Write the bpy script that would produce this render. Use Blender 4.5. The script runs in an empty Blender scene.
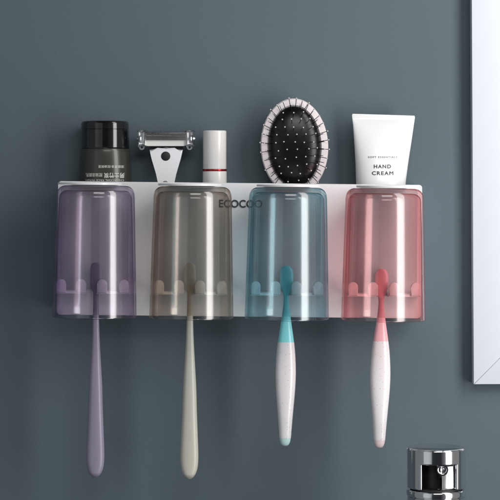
import bpy, bmesh, math, random
from mathutils import Vector, Matrix
random.seed(7)
S = bpy.context.scene
C = S.collection
MM = 0.001
D = 2200.0            # camera distance to the holder's front face, mm
EYE = 185.0           # eye level: height of the shelf's top edge
ROLL = math.radians(0.6)

def sc(f): return (D - f) / D
def W(px, py, f):     # millimetres right / down from the left top, f = distance in front of the holder's face
    s = sc(f)
    return Vector(((px - 250) * s * MM, -f * MM, (EYE - py) * s * MM))

# ------------------------------------------------------------------ materials
def mat(name, col, rough=0.5, metal=0.0, coat=0.0, spec=0.5, sss=0.0, bump=0.0, bscale=400, var=0.0, vscale=8, emit=None):
    m = bpy.data.materials.new(name); m.use_nodes = True
    nt = m.node_tree; p = nt.nodes['Principled BSDF']
    p.inputs['Base Color'].default_value = (*col, 1)
    p.inputs['Roughness'].default_value = rough
    p.inputs['Metallic'].default_value = metal
    p.inputs['Coat Weight'].default_value = coat
    p.inputs['Coat Roughness'].default_value = 0.08
    p.inputs['Specular IOR Level'].default_value = spec
    if sss:
        p.inputs['Subsurface Weight'].default_value = sss
        p.inputs['Subsurface Radius'].default_value = (1, .7, .6)
        p.inputs['Subsurface Scale'].default_value = 0.003
    tc = nt.nodes.new('ShaderNodeTexCoord')
    if var:
        n = nt.nodes.new('ShaderNodeTexNoise'); n.inputs['Scale'].default_value = vscale; n.inputs['Detail'].default_value = 5
        nt.links.new(tc.outputs['Object'], n.inputs['Vector'])
        mr = nt.nodes.new('ShaderNodeMapRange'); mr.inputs['To Min'].default_value = 1 - var; mr.inputs['To Max'].default_value = 1 + var
        nt.links.new(n.outputs['Fac'], mr.inputs['Value'])
        mx = nt.nodes.new('ShaderNodeVectorMath'); mx.operation = 'SCALE'
        mx.inputs[0].default_value = col
        nt.links.new(mr.outputs['Result'], mx.inputs['Scale'])
        nt.links.new(mx.outputs['Vector'], p.inputs['Base Color'])
    if bump:
        n = nt.nodes.new('ShaderNodeTexNoise'); n.inputs['Scale'].default_value = bscale; n.inputs['Detail'].default_value = 6
        nt.links.new(tc.outputs['Object'], n.inputs['Vector'])
        b = nt.nodes.new('ShaderNodeBump'); b.inputs['Strength'].default_value = bump; b.inputs['Distance'].default_value = 0.0004
        nt.links.new(n.outputs['Fac'], b.inputs['Height'])
        nt.links.new(b.outputs['Normal'], p.inputs['Normal'])
    return m

def clear_plastic(name, tint, refl=1.8):
    """thin tinted clear plastic: light passing through is filtered (more so where the wall is crossed at a slant), plus a Fresnel mirror"""
    m = bpy.data.materials.new(name); m.use_nodes = True
    nt = m.node_tree; nt.nodes.clear(); N = nt.nodes.new; L = nt.links.new
    out = N('ShaderNodeOutputMaterial'); mix = N('ShaderNodeMixShader')
    tr = N('ShaderNodeBsdfTransparent'); ga = N('ShaderNodeBsdfGlossy'); ga.inputs['Roughness'].default_value = 0.045
    gb = N('ShaderNodeBsdfGlossy'); gb.inputs['Roughness'].default_value = 0.22
    gl = N('ShaderNodeMixShader'); gl.inputs[0].default_value = .5; L(ga.outputs[0], gl.inputs[1]); L(gb.outputs[0], gl.inputs[2])
    geo = N('ShaderNodeNewGeometry')
    dot = N('ShaderNodeVectorMath'); dot.operation = 'DOT_PRODUCT'
    L(geo.outputs['Normal'], dot.inputs[0]); L(geo.outputs['Incoming'], dot.inputs[1])
    ab = N('ShaderNodeMath'); ab.operation = 'ABSOLUTE'; L(dot.outputs['Value'], ab.inputs[0])
    # path length inside the wall (refracted ray): 1/sqrt(1-(1-c^2)/n^2)*... kept simple and bounded
    mxm = N('ShaderNodeMath'); mxm.operation = 'MAXIMUM'; L(ab.outputs[0], mxm.inputs[0]); mxm.inputs[1].default_value = 0.12
    inv = N('ShaderNodeMath'); inv.operation = 'DIVIDE'; inv.inputs[0].default_value = 1; L(mxm.outputs[0], inv.inputs[1])
    comb = N('ShaderNodeCombineXYZ')
    for i in range(3):
        pw = N('ShaderNodeMath'); pw.operation = 'POWER'; pw.inputs[0].default_value = tint[i]; L(inv.outputs[0], pw.inputs[1]); L(pw.outputs[0], comb.inputs[i])
    L(comb.outputs[0], tr.inputs['Color'])
    fr = N('ShaderNodeFresnel'); fr.inputs['IOR'].default_value = 1.5
    # Fresnel from inside would flip to total reflection: use |cos| (Schlick)
    one = N('ShaderNodeMath'); one.operation = 'SUBTRACT'; one.inputs[0].default_value = 1; L(ab.outputs[0], one.inputs[1])
    p5 = N('ShaderNodeMath'); p5.operation = 'POWER'; L(one.outputs[0], p5.inputs[0]); p5.inputs[1].default_value = 5
    ma = N('ShaderNodeMath'); ma.operation = 'MULTIPLY_ADD'; L(p5.outputs[0], ma.inputs[0]); ma.inputs[1].default_value = 0.9; ma.inputs[2].default_value = 0.045 * refl
    nt.nodes.remove(fr)
    L(ma.outputs[0], mix.inputs['Fac']); L(tr.outputs[0], mix.inputs[1]); L(gl.outputs[0], mix.inputs[2]); L(mix.outputs[0], out.inputs['Surface'])
    return m

def speckled(name, base, spots):
    m = mat(name, base, 0.3, coat=0.3, sss=0.15)
    nt = m.node_tree; p = nt.nodes['Principled BSDF']
    tc = nt.nodes.new('ShaderNodeTexCoord'); v = nt.nodes.new('ShaderNodeTexVoronoi'); v.inputs['Scale'].default_value = 430
    nt.links.new(tc.outputs['Object'], v.inputs['Vector'])
    lt = nt.nodes.new('ShaderNodeMapRange'); lt.inputs['From Min'].default_value = 0.22; lt.inputs['From Max'].default_value = 0.19
    nt.links.new(v.outputs['Distance'], lt.inputs['Value'])
    cr = nt.nodes.new('ShaderNodeSeparateColor'); nt.links.new(v.outputs['Color'], cr.inputs['Color'])
    g = nt.nodes.new('ShaderNodeMath'); g.operation = 'GREATER_THAN'; g.inputs[1].default_value = 0.55; nt.links.new(cr.outputs[0], g.inputs[0])
    mu = nt.nodes.new('ShaderNodeMath'); mu.operation = 'MULTIPLY'; nt.links.new(lt.outputs[0], mu.inputs[0]); nt.links.new(g.outputs[0], mu.inputs[1])
    mx = nt.nodes.new('ShaderNodeMix'); mx.data_type = 'RGBA'
    mx.inputs['A'].default_value = (*base, 1); mx.inputs['B'].default_value = (*spots, 1)
    nt.links.new(mu.outputs[0], mx.inputs['Factor']); nt.links.new(mx.outputs['Result'], p.inputs['Base Color'])
    return m

M = dict(
    wall=mat('wall_paint', (.101, .139, .160), .62, bump=.4, bscale=330, var=.045, vscale=7, spec=.35),
    white=mat('white_abs', (.76, .76, .775), .32, coat=.15, bump=.03, bscale=900),
    bay_shade=mat('grey_bay_shade', (.46, .46, .47), .4, bump=.03, bscale=900),  # shade on the board behind the cups, put into a grey
    white_hook=mat('lit_white_hooks', (.93, .93, .94), .35, sss=.1),  # whiter than the board: light the hooks catch, put into the colour
    frame=mat('frame_lacquer', (.70, .735, .79), .4, coat=.2, var=.01),
    groove=mat('mitre_groove', (.45, .47, .5), .6),
    mirror=mat('mirror_silver', (.9, .92, .93), .02, metal=1),
    chrome=mat('chrome', (.74, .74, .75), .11, metal=1),
    clip=mat('smoky_clip', (.50, .51, .53), .3, metal=.85, coat=.3),
    steel=mat('satin_steel', (.62, .61, .60), .25, metal=1),
    dark=mat('black_gap', (.01, .01, .012), .5),
    black_gloss=mat('black_cap_plastic', (.006, .006, .007), .12, coat=.6),
    tube_dark=mat('olive_tube', (.055, .056, .048), .3, metal=.35, coat=.2),
    rubber=mat('black_cushion_rubber', (.005, .005, .006), .26, spec=.35),
    pin=mat('black_pin', (.008, .008, .008), .4),
    ball=mat('pin_tip', (.62, .58, .58), .3),
    brush_white=mat('pearl_rim', (.90, .83, .84), .28, coat=.4),
    ink=mat('grey_ink', (.045, .045, .05), .5),
    ink_light=mat('light_grey_ink', (.2, .2, .22), .5),
    ink_white=mat('white_ink', (.62, .62, .58), .5),
    ink_logo=mat('logo_ink', (.05, .055, .06), .4),
    cream=mat('cream_tube', (.90, .90, .90), .28, coat=.25, sss=.1),
    cream_cap=mat('cream_cap', (.84, .83, .82), .4),
    lip=mat('lipstick_white', (.82, .80, .78), .3, coat=.4),
    red=mat('red_metal', (.30, .02, .025), .25, metal=.7),
    razor_white=mat('razor_white', (.90, .90, .92), .22, coat=.5),
    razor_bar=mat('lubricating_strip', (.72, .73, .70), .45),
    blade=mat('razor_steel', (.5, .49, .49), .2, metal=1),
    purple_b=mat('lilac_brush', (.29, .265, .35), .38, coat=.2, sss=.1),
    beige_b=mat('oat_brush', (.56, .54, .47), .38, coat=.2, sss=.1),
    teal_b=mat('teal_brush', (.27, .80, .84), .3, coat=.3, sss=.1),
    teal_t=mat('teal_tip', (.55, .80, .78), .3, coat=.3, sss=.2),
    pink_b=mat('pink_brush', (.93, .52, .56), .3, coat=.3, sss=.1),
    pink_t=mat('pink_tip', (.86, .70, .70), .3, coat=.3, sss=.2),
    bristle=mat('bristle', (.72, .70, .70), .5),
    grip_t=speckled('speckled_teal_grip', (.82, .81, .83), (.50, .62, .66)),
    grip_p=speckled('speckled_pink_grip', (.84, .81, .82), (.72, .52, .58)),
)

# ------------------------------------------------------------------ object helpers
def tag(o, label=None, cat=None, group=None, kind=None):
    if label: o['label'] = label
    if cat: o['category'] = cat
    if group: o['group'] = group
    if kind: o['kind'] = kind
    return o
def thing(name, loc, label, cat, group=None, roll=0.0):
    o = bpy.data.objects.new(name, None); C.objects.link(o); o.location = loc
    o.rotation_euler = (0, roll, 0); o.empty_display_size = .02
    return tag(o, label, cat, group)
def obj(name, bm, m, parent=None, smooth=True, angle=40):
    me = bpy.data.meshes.new(name)
    bmesh.ops.recalc_face_normals(bm, faces=bm.faces)
    for f in bm.faces: f.smooth = smooth
    if smooth:
        a = math.radians(angle)
        for e in bm.edges:
            if len(e.link_faces) == 2 and e.calc_face_angle(0) > a: e.smooth = False
    bm.to_mesh(me); bm.free()
    me.materials.append(m)
    o = bpy.data.objects.new(name, me); C.objects.link(o)
    if parent: o.parent = parent
    return o

def add_box(bm, x0, x1, y0, y1, z0, z1, bev=0, seg=3):
    """box in mm; y = distance forward (towards the camera)"""
    r = bmesh.ops.create_cube(bm, size=1)
    for v in r['verts']:
        v.co = Vector(((x0 + x1) / 2 + v.co.x * (x1 - x0), -((y0 + y1) / 2 + v.co.y * (y1 - y0)), (z0 + z1) / 2 + v.co.z * (z1 - z0))) * MM
    if bev:
        es = list({e for v in r['verts'] for e in v.link_edges})
        bmesh.ops.bevel(bm, geom=es, offset=bev * MM, segments=seg, affect='EDGES', profile=.5)

def add_lathe(bm, prof, n=96, cx=0, cf=0, cz=0, a0=0, a1=2 * math.pi, axis='Z'):
    """prof: (r, z) mm"""
    full = abs(a1 - a0 - 2 * math.pi) < 1e-6
    cols = []
    cnt = n if full else n + 1
    def pt(r, z, a):
        if axis == 'Z': return Vector((cx + r * math.cos(a), -cf + r * math.sin(a), cz + z)) * MM
        if axis == 'Y': return Vector((cx + r * math.cos(a), -cf - z, cz + r * math.sin(a))) * MM
        return Vector((cx + z, -cf + r * math.cos(a), cz + r * math.sin(a))) * MM
    rings = []
    for (r, z) in prof:
        if r < 1e-6: rings.append([bm.verts.new(pt(0, z, 0))])
        else: rings.append([bm.verts.new(pt(r, z, a0 + (a1 - a0) * i / n)) for i in range(cnt)])
    for A, B in zip(rings, rings[1:]):
        m = n if full else n
        for i in range(m):
            j = (i + 1) % cnt
            if len(A) == 1 and len(B) == 1: continue
            if len(A) == 1: bm.faces.new((A[0], B[j], B[i]))
            elif len(B) == 1: bm.faces.new((A[i], A[j], B[0]))
            else: bm.faces.new((A[i], A[j], B[j], B[i]))
def arc(cr, cz, r, t0, t1, n=6):
    return [(cr + r * math.cos(math.radians(t0 + (t1 - t0) * i / n)), cz + r * math.sin(math.radians(t0 + (t1 - t0) * i / n))) for i in range(n + 1)]

def cr_interp(ctrl, n):
    """Catmull-Rom through tuples keyed on first element"""
    out = []
    for k in range(len(ctrl) - 1):
        p0 = ctrl[max(k - 1, 0)]; p1 = ctrl[k]; p2 = ctrl[k + 1]; p3 = ctrl[min(k + 2, len(ctrl) - 1)]
        for i in range(n):
            t = i / n; row = []
            for d in range(len(p1)):
                if d == 0: row.append(p1[0] + (p2[0] - p1[0]) * t); continue
                h = p2[0] - p1[0]
                m1 = (p2[d] - p0[d]) / (p2[0] - p0[0]) * h; m2 = (p3[d] - p1[d]) / (p3[0] - p1[0]) * h
                t2, t3 = t * t, t * t * t
                row.append((2 * t3 - 3 * t2 + 1) * p1[d] + (t3 - 2 * t2 + t) * m1 + (-2 * t3 + 3 * t2) * p2[d] + (t3 - t2) * m2)
            out.append(tuple(row))
    out.append(ctrl[-1]); return out
def add_loft(bm, rings, n=40, power=2.0):
    """rings: (z, cx, cf, hw, hd) mm, superelliptic sections"""
    R = []
    for (z, cx, cf, hw, hd) in rings:
        row = []
        for i in range(n):
            a = 2 * math.pi * i / n; c, s = math.cos(a), math.sin(a)
            e = 2 / power
            row.append(bm.verts.new(Vector((cx + hw * math.copysign(abs(c) ** e, c), -(cf) + hd * math.copysign(abs(s) ** e, s), z)) * MM))
        R.append(row)
    for A, B in zip(R, R[1:]):
        for i in range(n): bm.faces.new((A[i], A[(i + 1) % n], B[(i + 1) % n], B[i]))
    bm.faces.new(R[0]); bm.faces.new(R[-1][::-1])

def add_outline(bm, pts, f0, f1, bev=0):
    """prism: outline pts (x,z) mm extruded from depth f0 to f1"""
    a = [bm.verts.new(Vector((x, -f0, z)) * MM) for x, z in pts]
    b = [bm.verts.new(Vector((x, -f1, z)) * MM) for x, z in pts]
    n = len(pts)
    fa = bm.faces.new(a); fb = bm.faces.new(b[::-1])
    fs = [fa, fb]
    for i in range(n): fs.append(bm.faces.new((a[i], a[(i + 1) % n], b[(i + 1) % n], b[i])))
    if bev:
        es = [e for e in fa.edges] + [e for e in fb.edges]
        bmesh.ops.bevel(bm, geom=es, offset=bev * MM, segments=3, affect='EDGES', profile=.5)

def fine(bm, step):
    xs = [v.co.x for v in bm.verts]; a, b = min(xs), max(xs); x = a + step
    while x < b:
        bmesh.ops.bisect_plane(bm, geom=bm.verts[:] + bm.edges[:] + bm.faces[:], plane_co=(x, 0, 0), plane_no=(1, 0, 0)); x += step
def text_bm(body, size, ext=0.15, bold=0.0, spacing=1.0, sx=1.0):
    """flat lettering in x/z, centred on 0, size in mm (cap height ~0.7 size)"""
    cu = bpy.data.curves.new('lettering', 'FONT'); cu.body = body; cu.size = size; cu.extrude = ext / 2
    cu.space_character = spacing; cu.align_x = 'CENTER'; cu.align_y = 'CENTER'; cu.resolution_u = 4
    o = bpy.data.objects.new('lettering', cu); C.objects.link(o)
    bpy.context.view_layer.update()
    me = bpy.data.meshes.new_from_object(o.evaluated_get(bpy.context.evaluated_depsgraph_get()))
    bpy.data.objects.remove(o); bpy.data.curves.remove(cu)
    bm = bmesh.new(); bm.from_mesh(me); bpy.data.meshes.remove(me)
    for v in bm.verts:
        x, y, z = v.co; v.co = Vector((x * sx, -z, y))
    if bold:
        src = bm.copy(); me = bpy.data.meshes.new('tmp'); src.to_mesh(me); src.free()
        for k, (dx, dz) in enumerate(((1, 0), (-1, 0), (0, 1), (0, -1))):
            n0 = len(bm.verts); bm.from_mesh(me); bm.verts.ensure_lookup_table()
            for v in bm.verts[n0:]: v.co += Vector((dx * bold, -.012 * (k + 1), dz * bold))
        bpy.data.meshes.remove(me)
    return bm

# ------------------------------------------------------------------ wall
WALL_F = -52
bm = bmesh.new()
add_box(bm, -1500, 1500, WALL_F - 60, WALL_F, -1100, 1100)
wall = obj('wall', bm, M['wall'], smooth=False)
tag(wall, 'plain matt slate blue grey painted wall behind everything', 'wall', kind='structure')

# ------------------------------------------------------------------ holder
HX, HY = 240, 250
hold = thing('toothbrush_holder', W(HX, HY, 0), 'long white wall mounted holder board with hooks, carrying the cups and brushes', 'toothbrush holder', roll=ROLL)
def hl(px, py): return (px - HX, HY - py)
x0, x1 = 57.5 - HX, 421.5 - HX
zt, zb = HY - 183.0, HY - 316.5
# backboard: rounded rectangle prism
def rrect(xa, xb, za, zb_, r, n=6):
    pts = []
    for cx, cz, t in ((xb - r, zb_ - r, 0), (xa + r, zb_ - r, 90), (xa + r, za + r, 180), (xb - r, za + r, 270)):
        for i in range(n + 1):
            a = math.radians(t + 90 * i / n); pts.append((cx + r * math.cos(a), cz + r * math.sin(a)))
    return pts
bm = bmesh.new()
add_outline(bm, rrect(x0, x1, zb, zt, 3.0), -6, 0, bev=.8)
obj('backboard', bm, M['white'], hold)
# storage trough behind the board
bm = bmesh.new()
T = zt - .2
add_box(bm, x0 + 1.5, x1 - 1.5, WALL_F + .3, WALL_F + 3, zb + 2, T, .5)       # rear plate on the wall
add_box(bm, x0 + 1.5, x0 + 4.5, WALL_F + 3.02, -6.02, zb + 2, T, .3)
add_box(bm, x1 - 4.5, x1 - 1.5, WALL_F + 3.02, -6.02, zb + 2, T, .3)
add_box(bm, x0 + 4.52, x1 - 4.52, WALL_F + 3.02, -6.02, T - 44, T - 41, .3)   # trough floor
obj('trough', bm, M['white'], hold)
# round brackets the cups hang from, reaching out from the top edge
cups_x = [94.4, 191.3, 286.7, 383.2]
brush_x = [94.6, 188.6, 286.3, 381.8]
for k, cx in enumerate(cups_x):
    c = cx - HX; zr = HY - 294
    bm = bmesh.new()
    ring = [(c + 31 * math.sin(math.radians(a)), 71 + 31 * math.cos(math.radians(a))) for a in range(-134, 135, 4)]
    ring = [(c - 23, .3)] + ring + [(c + 23, .3)]
    lo = [bm.verts.new(Vector((x, -y, zt - 3.2)) * MM) for x, y in ring]
    hi = [bm.verts.new(Vector((x, -y, zt - 1.3)) * MM) for x, y in ring]
    bm.faces.new(lo); bm.faces.new(hi[::-1])
    for i in range(len(ring)): bm.faces.new((lo[i], lo[(i + 1) % len(ring)], hi[(i + 1) % len(ring)], hi[i]))
    obj('cup_bracket', bm, M['white'], hold)
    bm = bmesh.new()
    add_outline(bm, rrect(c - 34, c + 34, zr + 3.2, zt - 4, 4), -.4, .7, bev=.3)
    obj('bay_shade_panel', bm, M['bay_shade'], hold)  # added panel, its grey stands in for shade behind the cup
    # slot position follows the brush of this cup
    bm = bmesh.new()
    # rail with a brush slot in the middle: two ledges joined to the board
    add_box(bm, c - 36, c - 6.5, -.5, 24, zr, zr + 3, .8)
    add_box(bm, c + 4.5, c + 36, -.5, 24, zr, zr + 3, .8)
    obj('hook_rail', bm, M['white_hook'], hold)
    for dx in (-31, -11.2, 9.6, 31):
        bm = bmesh.new()
        hw = 5.0
        pts = [(c + dx - hw, zr + .6), (c + dx + hw, zr + .6)] + [(c + dx + hw * math.cos(math.radians(a)), zr + 9.2 + hw * math.sin(math.radians(a))) for a in range(0, 181, 15)]
        add_outline(bm, pts, 20.5, 25.5, bev=1.1)
        obj('hook', bm, M['white_hook'], hold)
# printed name
bm = text_bm('ECOCOO', 10.6, .9, bold=.3, spacing=1.02)
xs = [v.co.x for v in bm.verts]; w = max(xs) - min(xs); 
for v in bm.verts:
    v.co.x *= 43.5 / w
    v.co = Vector((v.co.x + (240 - HX), v.co.y - .5, v.co.z + HY - 204.2)) * MM
o = obj('lettering', bm, M['ink_logo'], hold, smooth=False)
o['label'] = 'dark grey printed capital letters on the white board'

# ------------------------------------------------------------------ cups
TINT = [(.918, .895, .940), (.934, .910, .884), (.848, .930, .948), (.985, .882, .885)]
names = ['purple', 'grey brown', 'blue', 'pink']
lab = ['clear purple tinted cup hanging upside down under the black capped tube',
       'clear grey brown tinted cup hanging upside down under the razor',
       'clear blue tinted cup hanging upside down under the hairbrush',
       'clear pink tinted cup hanging upside down under the hand cream']
CF = 71
for k, cx in enumerate(cups_x):
    s = sc(CF)
    ty = 185.6 + (cx - 94) * .0105
    by = ty + 131.5
    t = thing('mouthwash_cup', W(cx, by, CF), lab[k], 'cup', 'four coloured cups hanging under the shelf', roll=ROLL)
    H = 131.5 * s; rt = 38.8 * s; rb = 42.2 * s
    m = clear_plastic('tinted_' + names[k].replace(' ', '_') + '_plastic', TINT[k])
    bm = bmesh.new()
    R = 8.5; wl = 2.3; base = 4.6
    wall_ = [rt + (rb - rt) * u for u in (.08, .25, .5, .75, .93, .975)]
    hz = [H * (1 - u) for u in (.08, .25, .5, .75, .93, .975)]
    prof = [(0, H)] + arc(rt - R, H - R, R, 90, 3, 10) + list(zip(wall_, hz)) + [(rb, 1.6), (rb, 1.2)] + arc(rb - 1.2, 1.2, 1.2, 0, -180, 6) + [(rb - 2.4, 1.6)]
    prof += [(a - 2.4, b) for a, b in list(zip(wall_, hz))[:0:-1]] + arc(rt - wl - R * .9, H - base - R * .9, R * .9, 3, 90, 10) + [(0, H - base)]
    add_lathe(bm, prof, 128)
    obj('cup_body', bm, m, t, angle=60)

# ------------------------------------------------------------------ toothbrushes
def bristles(bm, cx, z0, z1, f0, f1, cols=3, rows=9, pitch=2.3):
    for r in range(rows):
        for c in range(cols):
            x = cx + (c - (cols - 1) / 2) * pitch; z = z0 + (z1 - z0) * r / (rows - 1)
            add_lathe(bm, [(0, 0), (.85, 0), (.95, f0 - f1), (0, f0 - f1)], 8, cx=x, cf=f1, cz=z, axis='Y')
BF = 17
def adult_brush(px, top, bot, m, label):
    s = sc(BF)
    t = thing('toothbrush', W(px, bot, BF), label, 'toothbrush', 'toothbrushes hanging from the hooks')
    c = [(263, 2.2), (264, 3.9), (266.5, 5.4), (270, 5.9), (280, 6.0), (286, 5.8), (289.5, 4.6), (292, 3.1), (296, 2.7), (310, 2.9), (330, 3.5), (345, 4.2), (360, 5.1),
         (385, 6.6), (410, 7.4), (435, 8.4), (455, 9.1), (465, 8.6), (471, 7.2), (475.5, 4.8), (478, 1.6)]
    dy = top - 263; k = (bot - top) / 215.0
    rings = []
    for (y, hw) in cr_interp(c, 5):
        yy = top + (y - 263) * k
        hd = 2.4 if y < 290 else min(2.4 + (y - 290) * .045, 5.6)
        hd = min(hd, hw * .9)
        rings.append(((bot - yy) * s, 0, 0, max(hw * s, .3), max(hd, .25)))
    bm = bmesh.new(); add_loft(bm, rings[::-1], 36, 2.3)
    obj('handle', bm, m, t)
    bm = bmesh.new(); bristles(bm, 0, (bot - 289) * s, (bot - 267) * s, -2.2, -12)
    obj('bristles', bm, M['bristle'], t)
    t.rotation_euler = (0, math.radians(.25), 0)
adult_brush(95.2, 262.5, 477.5, M['purple_b'], 'plain lilac toothbrush hanging head up behind the purple cup')
adult_brush(189.2, 263, 479, M['beige_b'], 'plain oat coloured toothbrush hanging head up behind the grey brown cup')

def child_brush(px, top, bot, mneck, mgrip, mtip, label, lean, split, shade):
    s = sc(BF)
    t = thing('toothbrush', W(px, bot, BF), label, 'toothbrush', 'toothbrushes hanging from the hooks')
    c = [(266, 2.6), (267, 4.3), (269.5, 6.0), (273, 6.7), (281, 6.8), (286, 6.3), (291, 4.4), (296, 2.9), (302, 2.8), (311, 3.6), (322, 5.2), (335, 7.2), (348, 8.9),
         (360, 9.8), (374, 10.2), (390, 9.6), (410, 8.0), (430, 6.4), (437, 5.9), (442, 5.0), (445, 3.4), (446, 1.6)]
    k = (bot - top) / 180.0
    rings = []
    for (y, hw) in cr_interp(c, 5):
        yy = top + (y - 266) * k
        hd = 2.5 if y < 291 else min(2.5 + (y - 291) * .07, 6.6)
        hd = min(hd, hw * .9)
        rings.append(((bot - yy) * s, 0, 0, max(hw * s, .3), max(hd, .25)))
    zs = (bot - split) * s; ze = 8 * s
    for nm, mm_, lo, hi in (('neck', mneck, zs, 1e9), ('grip', mgrip, ze, zs), ('end_tip', mtip, -1, ze)):
        rr = [r for r in rings if lo <= r[0] <= hi]
        for cutz in (zs, ze):
            if abs(cutz - lo) < 1e-6 or abs(cutz - hi) < 1e-6:
                for A, B in zip(rings, rings[1:]):
                    if B[0] <= cutz < A[0]:
                        u = (cutz - B[0]) / (A[0] - B[0]); rr.append(tuple(B[i] + (A[i] - B[i]) * u for i in range(5)))
        rr = sorted(set(rr), key=lambda q: -q[0])
        rr = [q for i, q in enumerate(rr) if i == 0 or rr[i - 1][0] - q[0] > .02]
        if nm == 'grip': rr = [(z + (.03 if i == 0 else 0), a, b, w + .03, d + .03) for i, (z, a, b, w, d) in enumerate(rr)]
        bm = bmesh.new(); add_loft(bm, rr[::-1], 40, 2.2)
        obj(nm, bm, mm_, t)
    bm = bmesh.new(); bristles(bm, 0, (bot - 288) * s, (bot - 270) * s, -2.2, -11, cols=4, rows=8)
    obj('bristles', bm, M['bristle'], t)
    t.rotation_euler = (0, math.radians(lean), 0)
child_brush(285.0, 266, 446, M['teal_b'], M['grip_t'], M['teal_t'], 'short teal necked toothbrush with a white speckled grip', .5, 342, 0)
child_brush(379.2, 269, 448, M['pink_b'], M['grip_p'], M['pink_t'], 'short pink necked toothbrush with a white speckled grip', .8, 341, 0)

# ------------------------------------------------------------------ things standing in the trough
TF = -28; FLOOR = 184 + 41
s = sc(TF)
def base(px): return W(px, FLOOR + (px - 240) * .0105, TF)
# dark tube standing on its cap... cap up, printing upside down
t = thing('face_wash_tube', base(105), 'dark olive tube with a glossy black lid and upside down white printing', 'tube')
def Z(py): return (FLOOR - py) * s
bm = bmesh.new()
add_loft(bm, cr_interp([(Z(225), 0, 0, 28, 20), (Z(200), 0, 0, 27.3, 23), (Z(183), 0, 0, 26.6, 24), (Z(165), 0, 0, 25.9, 24.2), (Z(153), 0, 0, 25.0, 24), (Z(150.5), 0, 0, 24.3, 23.4)], 8), 96)
obj('tube_body', bm, M['tube_dark'], t)
bm = bmesh.new()
r = 24.6
zc0, zc1 = Z(150.3), Z(122.5)
add_lathe(bm, [(0, zc0), (r - .8, zc0), (r - .1, zc0 + .8), (r, zc0 + 1.5), (r - .2, zc1 - 9.1), (r - .7, zc1 - 8.8), (r - .7, zc1 - 8.3), (r - .25, zc1 - 8.0), (r - .5, zc1 - 2.5)] + arc(r - 2.9, zc1 - 2.4, 2.3, 0, 90, 6) + [(0, zc1)], 96)
obj('cap', bm, M['black_gloss'], t)
def wrapped(body, size, px, py, width, rad, m, par, bold=0.0):
    bm = text_bm(body, size, .12, bold=bold); fine(bm, .7)
    xs = [v.co.x for v in bm.verts]; cxm = (max(xs) + min(xs)) / 2; w = max(xs) - min(xs)
    for v in bm.verts:
        x = -(v.co.x - cxm) * width / w; z = -v.co.z                      # turned upside down
        xx = (px - 105) * s + x * s
        a = math.asin(max(-.98, min(.98, xx / rad[0])))
        d = rad[1] * math.cos(a) + .12 + (v.co.y)
        v.co = Vector((xx, -d, Z(py) + z)) * MM
    return obj('lettering', bm, m, par, smooth=False)
wrapped('男士竹炭', 5.6, 115.5, 176.6, 20, (26.5, 24.2), M['ink_white'], t, .12)
wrapped('控油洁面乳', 3.9, 95.5, 176.2, 17, (26.5, 24.2), M['ink_white'], t, .07)
wrapped('深层清洁·控油保湿', 2.9, 112.5, 168.0, 25, (26.1, 24.2), M['ink_white'], t, .04)
wrapped('CHARCOAL FACE WASH', 2.6, 106, 181.6, 38, (26.7, 24.2), M['ink_white'], t, .03)

# razor
t = thing('razor', base(166.5), 'white razor with a chrome head and black round dot', 'razor')
RX = 166.5
def rl(px, py): return ((px - RX) * s, Z(py))
ctr = [(225, 7.5), (205, 8.0), (190, 8.0), (183, 8.3), (175, 10.0), (167, 12.3), (160, 14.4), (154, 15.8), (150.5, 16.6)]
L_ = [rl(RX - .2 - w, y) for y, w in [(c[0], c[1]) for c in ctr]]
R_ = [rl(RX - .2 + w, y) for y, w in [(c[0], c[1]) for c in ctr]]
top = [rl(RX + x, y) for x, y in ((8.0, 150.5), (0, 147.6), (-8.4, 150.5))]
bm = bmesh.new(); add_outline(bm, R_ + top + L_[::-1], -4.5, 5.5, bev=1.9)
obj('handle', bm, M['razor_white'], t)
bm = bmesh.new(); add_outline(bm, [rl(150, 150), rl(183, 150), rl(183, 146.8), rl(150, 146.8)], -3, 2.5)
bm2 = bm; add_outline(bm2, [rl(153.5, 153), rl(179.5, 153), rl(181.5, 149.5), rl(151.5, 149.5)], -3.4, 3.0)
obj('pivot', bm, M['dark'], t, smooth=False)
bm = bmesh.new(); add_lathe(bm, [(0, 0), (4.7, 0), (4.7, .25), (4.2, .5), (0, .35)], 40, cx=rl(165.9, 0)[0], cf=5.4, cz=Z(157), axis='Y')
obj('grip_dot', bm, M['dark'], t)
bm = bmesh.new(); add_lathe(bm, [(0, 0), (3.2, 0), (3.0, .4), (0, .5)], 30, cx=rl(165.5, 0)[0], cf=5.3, cz=Z(184.5), axis='Y')
obj('lower_dot', bm, M['steel'], t)
head = bmesh.new(); add_box(head, *[rl(143.5, 0)[0], rl(188.5, 0)[0]], -4, 6.5, Z(147.2), Z(133.4), 1.4)
hd = obj('head', head, M['steel'], t)
bm = bmesh.new()
for i in range(4):
    add_box(bm, rl(146.5, 0)[0], rl(186, 0)[0], 5.5, 7.0 + .25 * i, Z(140.4 - 1.6 * i), Z(139.6 - 1.6 * i), .12, 1)
obj('blade', bm, M['blade'], hd)
bm = bmesh.new(); add_box(bm, rl(145.3, 0)[0], rl(187, 0)[0], 5.5, 8.2, Z(147.0), Z(141.4), 1.1)
obj('comfort_strip', bm, M['razor_bar'], hd)
bm = bmesh.new(); add_lathe(bm, [(0, -21), (1.3, -21), (1.3, 21), (0, 21)], 20, cx=rl(166, 0)[0], cf=5.8, cz=Z(133.9), axis='X')
obj('top_bar', bm, M['chrome'], hd)
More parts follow.
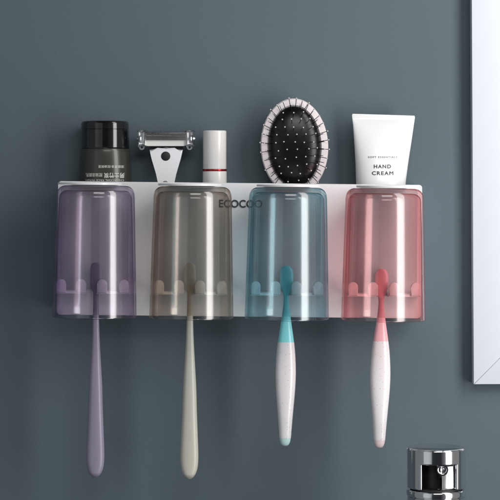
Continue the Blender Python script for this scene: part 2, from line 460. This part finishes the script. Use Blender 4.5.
for sx in (-1, 1):
    x = rl(166, 0)[0] + sx * 24.3
    bm = bmesh.new()
    add_box(bm, x - 3.2, x + 3.2, -3, 8.4, Z(146.5), Z(132.2), 2.2, 5)
    add_lathe(bm, arc(0, 0, 1, 0, 0, 1)[:0] + [(2.3, -1.0), (4.4, -1.0), (4.8, 0), (4.4, 1.0), (2.3, 1.0), (1.9, 0), (2.3, -1.0)], 28, cx=x + sx * 1.2, cf=6.2, cz=Z(140), axis='X')
    add_lathe(bm, [(0, -2), (1.6, -1.8), (2.4, 0), (1.6, 1.8), (0, 2)], 20, cx=x + sx * 3.4, cf=4.2, cz=Z(139.5), axis='X')
    add_lathe(bm, [(1.3, -.9), (2.7, -.9), (3.0, 0), (2.7, .9), (1.3, .9), (1.0, 0), (1.3, -.9)], 20, cx=x - sx * .2, cf=7, cz=Z(148.2), axis='Y')
    add_lathe(bm, [(1.0, -.9), (2.1, -.9), (2.3, 0), (2.1, .9), (1.0, .9), (.8, 0), (1.0, -.9)], 20, cx=x - sx * .2, cf=7.6, cz=Z(133.4), axis='Y')
    obj('head_clip', bm, M['clip'], hd)

# lipstick
t = thing('lipstick', base(214.7), 'closed white lipstick tube with a thin red ring', 'lipstick')
r = 11.9 * s
bm = bmesh.new(); z0 = Z(169.4); z1 = Z(130.8)
add_lathe(bm, [(0, z0), (r - .5, z0), (r - .2, z0 + .5), (r - .2, z1 - 1.2)] + arc(r - 1.4, z1 - 1.2, 1.2, 0, 90, 5) + [(0, z1 - .15)], 80)
obj('cap', bm, M['lip'], t)
bm = bmesh.new(); add_lathe(bm, [(0, Z(171.4)), (r + .1, Z(171.4)), (r + .25, Z(171.1)), (r + .25, Z(169.8)), (r + .1, Z(169.45)), (0, Z(169.45))], 80)
obj('ring', bm, M['red'], t)
bm = bmesh.new(); add_lathe(bm, [(0, 0), (r - .4, 0), (r + .1, .6), (r + .1, Z(171.8)), (r - .3, Z(171.45)), (0, Z(171.45))], 80)
obj('base', bm, M['lip'], t)

# hairbrush
t = thing('hairbrush', base(297.6), 'oval hairbrush with pearly rim, black cushion and ball tipped pins', 'hairbrush', roll=math.radians(-2.3))
HB = 294.3
cz = Z(145.8); a_, b_ = 33.9 * s, 48.2 * s
bm = bmesh.new()
def ell(a, b, n=96): return [(a * math.cos(2 * math.pi * i / n), cz + b * math.sin(2 * math.pi * i / n)) for i in range(n)]
def oval_rings(bm, spec, n=96, close0=True, close1=True):
    R = []
    for (a, b, f) in spec: R.append([bm.verts.new(Vector((x, -f, z)) * MM) for x, z in ell(a, b, n)])
    for A, B in zip(R, R[1:]):
        for i in range(n): bm.faces.new((A[i], A[(i + 1) % n], B[(i + 1) % n], B[i]))
    if close0: bm.faces.new(R[0])
    if close1: bm.faces.new(R[-1][::-1])
oval_rings(bm, [(a_ * .55, b_ * .55, -9), (a_ * .8, b_ * .8, -7.5), (a_ * .95, b_ * .95, -4), (a_, b_, 0), (a_ * .99, b_ * .99, 2.2), (a_ * .965, b_ * .97, 3.2), (a_ * .80, b_ * .86, 3.6), (a_ * .77, b_ * .84, 2.2)])
add_box(bm, -9, 9, -9, 3, Z(221), Z(190), 3)
obj('paddle', bm, M['brush_white'], t)
bm = bmesh.new()
ca, cb = a_ * .765, b_ * .835
spec = [(ca, cb, 1.5), (ca, cb, 3.2)] + [(ca * math.cos(math.radians(u)) ** .8, cb * math.cos(math.radians(u)) ** .8, 3.2 + 8.5 * math.sin(math.radians(u))) for u in range(8, 89, 8)]
oval_rings(bm, spec)
cush = obj('cushion', bm, M['rubber'], t)
pins = []
for row, z in enumerate([i * 6.6 - 36.3 for i in range(12)]):
    hw = ca * math.sqrt(max(0, 1 - (z / cb) ** 2)) * .93
    n = max(2, int(hw * 2 / 7.0) + 1)
    off = 0
    for i in range(n):
        x = -hw + 2 * hw * i / (n - 1) if n > 1 else 0
        if row % 2 and 0 < i < n - 1: x += 2.0
        pins.append((x + random.uniform(-.5, .5), z + random.uniform(-.7, .7)))
stems = bmesh.new(); balls = bmesh.new()
def add_stick(bm, p, q, r, n=6):
    p = Vector(p); q = Vector(q); d = (q - p).normalized(); u = d.orthogonal().normalized(); v = d.cross(u)
    A = [bm.verts.new((p + (u * math.cos(2 * math.pi * i / n) + v * math.sin(2 * math.pi * i / n)) * r) * MM) for i in range(n)]
    B = [bm.verts.new((q + (u * math.cos(2 * math.pi * i / n) + v * math.sin(2 * math.pi * i / n)) * r) * MM) for i in range(n)]
    for i in range(n): bm.faces.new((A[i], A[(i + 1) % n], B[(i + 1) % n], B[i]))
for x, z in pins:
    rr = (x / ca) ** 2 + (z / cb) ** 2
    h = 3.0 + 8.5 * math.sqrt(max(0, 1 - rr ** .9))
    # pins fan outward as the cushion curves
    dirv = Vector((x / ca * .45, -1, z / cb * .45))
    dirv = (dirv + Vector((random.uniform(-.07, .07), 0, random.uniform(-.07, .07)))).normalized()
    p = Vector((x, -h + 1, cz + z)); q = p + dirv * 14.5
    add_stick(stems, p, q, .36)
    r = bmesh.ops.create_uvsphere(balls, u_segments=8, v_segments=6, radius=.78 * MM, matrix=Matrix.Translation(q * MM))
# ring of pins at the very edge, bent out over the rim
for i in range(32):
    a = 2 * math.pi * (i + .5) / 32
    x, z = ca * .96 * math.cos(a), cb * .96 * math.sin(a)
    p = Vector((x, -4.0, cz + z)); k = random.uniform(.85, 1.08); a += random.uniform(-.04, .04); q = Vector((x + math.cos(a) * 9.6 * k, -11.5, cz + z + math.sin(a) * 9.4 * k))
    add_stick(stems, p, q, .36)
    bmesh.ops.create_uvsphere(balls, u_segments=8, v_segments=6, radius=.78 * MM, matrix=Matrix.Translation(q * MM))
tag(obj('pins', stems, M['pin'], cush), kind='stuff')
tag(obj('pin_tips', balls, M['ball'], cush), kind='stuff')

# hand cream
t = thing('hand_cream', base(382), 'white hand cream tube standing on its cap with a flat crimped top', 'hand cream')
HC = 382
bm = bmesh.new()
ctl = [(Z(186.0), (380.8 - HC) * s, 0, 24.6 * s, 17.5), (Z(178), (381 - HC) * s, 0, 25.1 * s, 16.6), (Z(160), (381.9 - HC) * s, 0, 26.6 * s, 13.5), (Z(140), (382.8 - HC) * s, 0, 28.7 * s, 8.8),
       (Z(124), (383.3 - HC) * s, 0, 30.4 * s, 4.0), (Z(119), (383.4 - HC) * s, 0, 31.0 * s, 1.6), (Z(117.8), (383.4 - HC) * s, 0, 31.1 * s, .9), (Z(114.4), (383.5 - HC) * s, 0, 31.4 * s, .8), (Z(113.2), (383.5 - HC) * s, 0, 30.8 * s, .7)]
rg = cr_interp(ctl, 6)
add_loft(bm, rg, 96, 2.0)
# top edge falls slightly to the right
for v in bm.verts:
    k = max(0, (v.co.z / MM - Z(150)) / (Z(114) - Z(150)))
    v.co.z -= k * (v.co.x / MM * .030) * MM
obj('tube_body', bm, M['cream'], t)
bm = bmesh.new(); add_lathe(bm, [(0, 0), (22.5, 0), (23.3, .8), (23.6, Z(187.4)), (22.9, Z(186.1)), (0, Z(186.1))], 80, cx=-1.2)
for v in bm.verts: v.co.y *= .82
obj('cap', bm, M['cream_cap'], t)
def depth_at(z):
    for a, b in zip(rg, rg[1:]):
        if a[0] <= z <= b[0]:
            u = (z - a[0]) / (b[0] - a[0]); return a[3] + (b[3] - a[3]) * u, a[4] + (b[4] - a[4]) * u, a[1]
    return rg[-1][3], rg[-1][4], rg[-1][1]
def on_tube(body, size, px, py, width, m, bold):
    bm = text_bm(body, size, .1, bold=bold, spacing=1.22); fine(bm, .7)
    xs = [v.co.x for v in bm.verts]; cxm = (max(xs) + min(xs)) / 2; w = max(xs) - min(xs)
    for v in bm.verts:
        x = (px - HC) * s + (v.co.x - cxm) * width / w * s; z = Z(py) + v.co.z
        hw, hdp, c0 = depth_at(z)
        d = hdp * math.sqrt(max(.02, 1 - ((x - c0) / hw) ** 2)) + .16 - v.co.y
        v.co = Vector((x, -d, z)) * MM
    obj('lettering', bm, m, t, smooth=False)
on_tube('HAND', 5.2, 381.6, 165.3, 17, M['ink'], .14)
on_tube('CREAM', 5.2, 381.8, 172.0, 21.4, M['ink'], .14)
on_tube('SOFT ESSENTIALS', 2.4, 382, 155.9, 29, M['ink_light'], .05)

# ------------------------------------------------------------------ mirror cabinet
mf = -52; x0m, y0m = 474.0, 384.6
s2 = sc(-28)
t = thing('wall_mirror', W(x0m, y0m, -30), 'white mitred mirror frame on the wall at the right edge', 'mirror', roll=math.radians(-.3))
Wm, Hm, fw, dp = 420, 640, 46, 19
f0 = -21.7; f1 = f0 + dp
for nm, pts in (('frame_stile', [(0, 0), (fw, fw), (fw, Hm - fw), (0, Hm)]), ('frame_rail', [(.35, 0), (Wm - .35, 0), (Wm - fw, fw - .35), (fw, fw - .35)]),
                ('frame_stile', [(Wm, 0), (Wm, Hm), (Wm - fw, Hm - fw), (Wm - fw, fw)]), ('frame_rail', [(.35, Hm), (fw, Hm - fw + .35), (Wm - fw, Hm - fw + .35), (Wm - .35, Hm)])):
    bm = bmesh.new(); add_outline(bm, pts, f0, f1, bev=.45)
    obj(nm, bm, M['frame'], t)
bm = bmesh.new(); add_box(bm, fw + .1, Wm - fw - .1, f0 + 1, f0 + 14, fw + .1, Hm - fw - .1)
obj('mirror_glass', bm, M['mirror'], t, smooth=False)

# ------------------------------------------------------------------ chrome tap
FF = 110; sf = sc(FF); TX = 436.2
t = thing('tap', W(TX, 600, FF), 'polished chrome tap top with a cut out window and small round screw', 'tap')
def FZ(py): return (600 - py) * sf
r = 29.2 * sf
# outer sleeve with a window cut out of the front
bm = bmesh.new()
zA, zB = FZ(487.0), FZ(447.2)
nz, na = 40, 180
WT = FZ(461.6)
def in_win(a, z): return -36 < a < 41 and z < WT
V = {}
def vv(i, j):
    i %= na
    if (i, j) not in V:
        a = -math.pi + 2 * math.pi * i / na; z = zA + (zB - .9 - zA) * j / nz
        rr = r if j < nz else r
        V[(i, j)] = bm.verts.new(Vector((rr * math.sin(a), -rr * math.cos(a), z)) * MM)
    return V[(i, j)]
for i in range(na):
    for j in range(nz):
        a = -180 + 360 * (i + .5) / na; z = zA + (zB - .9 - zA) * (j + .5) / nz
        if in_win(a, z): continue
        bm.faces.new((vv(i, j), vv(i + 1, j), vv(i + 1, j + 1), vv(i, j + 1)))
sl = obj('handle_sleeve', bm, M['chrome'], t)
so = sl.modifiers.new('solid', 'SOLIDIFY'); so.thickness = .0036; so.offset = -1 
sl.data.update()
bm = bmesh.new(); add_lathe(bm, [(0, zB - 5)] + [(r - 3.8, zB - 5), (r - 3.8, zB - .85), (r - .02, zB - .85), (r - .25, zB - .3), (r - .9, zB)] + [(r - 6, zB), (r - 6.6, zB - .5), (0, zB - .5)], 96)
obj('handle_top', bm, M['chrome'], t)
bm = bmesh.new(); add_lathe(bm, [(0, zA + .1), (r - 13, zA + .1), (r - 13, zB - 5.1), (0, zB - 5.1)], 64)
obj('dark_liner', bm, M['dark'], t)  # black liner added for the dark seen inside the window
bm = bmesh.new(); add_box(bm, -8.5, 8.5, -2.2, 2.2, zA + .3, FZ(463), 1.2)
bmesh.ops.rotate(bm, verts=bm.verts, cent=(0, 0, 0), matrix=Matrix.Rotation(math.radians(24), 3, 'Z'))
bmesh.ops.translate(bm, verts=bm.verts, vec=Vector(((446.5 - TX) * sf, -(r - 10.5), 0)) * MM)
obj('glint_slab', bm, M['chrome'], t)  # added slab, angled to mirror the softbox as the window's white side
bm = bmesh.new(); add_lathe(bm, [(0, -2), (r - 4.2, -2), (r - 3.7, -1), (r - 4.2, 0), (0, .2)], 96, cz=FZ(460.6))
obj('window_lip', bm, M['chrome'], t)
bm = bmesh.new()
add_lathe(bm, [(0, 0), (3.4, 0), (3.4, 4.2), (3.9, 4.6), (5.4, 4.6), (5.7, 4.0), (5.7, 0), (5.2, -2)], 40, cx=(440 - TX) * sf, cf=r - 6.4, cz=FZ(466.5), axis='Y')
obj('set_screw', bm, M['chrome'], t)
bm = bmesh.new(); add_lathe(bm, [(0, FZ(488.8)), (r - 3, FZ(488.8)), (r - 3, FZ(487.15)), (0, FZ(487.15))], 80)
obj('shadow_gap', bm, M['dark'], t)
bm = bmesh.new(); zt2 = FZ(488.9)
add_lathe(bm, [(0, 0), (r + 2, 0), (r - .2, 20), (r - .2, FZ(496.2)), (r - 1.2, FZ(495.6)), (r - 1.2, FZ(494.9)), (r + .5, FZ(494.4)), (r + .7, zt2 - 1.2), (r - .2, zt2), (0, zt2)], 96)
obj('tap_body', bm, M['chrome'], t)

# ------------------------------------------------------------------ lamps, surroundings, camera
def lamp(name, loc, target, w, h, power, col=(1, 1, 1), spread=180):
    l = bpy.data.lights.new(name, 'AREA'); l.shape = 'RECTANGLE'; l.size = w; l.size_y = h; l.energy = power; l.color = col
    l.spread = math.radians(spread)
    o = bpy.data.objects.new(name, l); C.objects.link(o); o.location = loc
    d = Vector(target) - Vector(loc); o.rotation_euler = d.to_track_quat('-Z', 'Y').to_euler()
    return o
lamp('softbox_lamp', (.66, -.60, .10), (.0, -.03, -.05), .30, 1.35, 9.4, (1, .985, .97))
lamp('side_fill_lamp', (-.75, -1.25, .10), (.0, 0, -.08), .9, 1.4, 1.4, (.96, .985, 1))
lamp('front_fill_lamp', (.25, -1.6, .66), (.05, 0, -.05), .9, .35, 6.6, (1, .99, .98))

wd = bpy.data.worlds.new('World'); S.world = wd; wd.use_nodes = True
nt = wd.node_tree; bg = nt.nodes['Background']
tc = nt.nodes.new('ShaderNodeTexCoord'); sp = nt.nodes.new('ShaderNodeSeparateXYZ'); nt.links.new(tc.outputs['Generated'], sp.inputs[0])
# studio: dim grey to the left and above, dark behind the camera
rp = nt.nodes.new('ShaderNodeValToRGB'); el = rp.color_ramp.elements
mr = nt.nodes.new('ShaderNodeMapRange'); mr.inputs['From Min'].default_value = -1; mr.inputs['From Max'].default_value = 1
nt.links.new(sp.outputs['X'], mr.inputs['Value']); nt.links.new(mr.outputs['Result'], rp.inputs['Fac'])
def stop(p, c):
    e = el.new(p); e.color = (*c, 1)
el[0].position = 0; el[0].color = (.17, .185, .20, 1); el[1].position = 1; el[1].color = (.25, .25, .26, 1)
stop(.10, (.20, .21, .23)); stop(.22, (.22, .23, .24)); stop(.30, (.03, .035, .04)); stop(.62, (.02, .022, .025)); stop(.70, (.12, .12, .13))
nt.links.new(rp.outputs['Color'], bg.inputs['Color']); bg.inputs['Strength'].default_value = 1.0

cam = bpy.data.cameras.new('camera'); co = bpy.data.objects.new('camera', cam); C.objects.link(co)
co.location = (0, -D * MM, 0); co.rotation_euler = (math.pi / 2, 0, 0)
cam.sensor_width = 36; cam.lens = 36 * D / 500; cam.shift_y = -(250 - EYE) / 500
cam.clip_start = .05; cam.clip_end = 50
S.camera = co
S.render.engine = 'CYCLES'
S.cycles.max_bounces = 16; S.cycles.transparent_max_bounces = 24; S.cycles.glossy_bounces = 8
S.view_settings.view_transform = 'Standard'; S.view_settings.look = 'None'; S.view_settings.exposure = 0; S.view_settings.gamma = 1
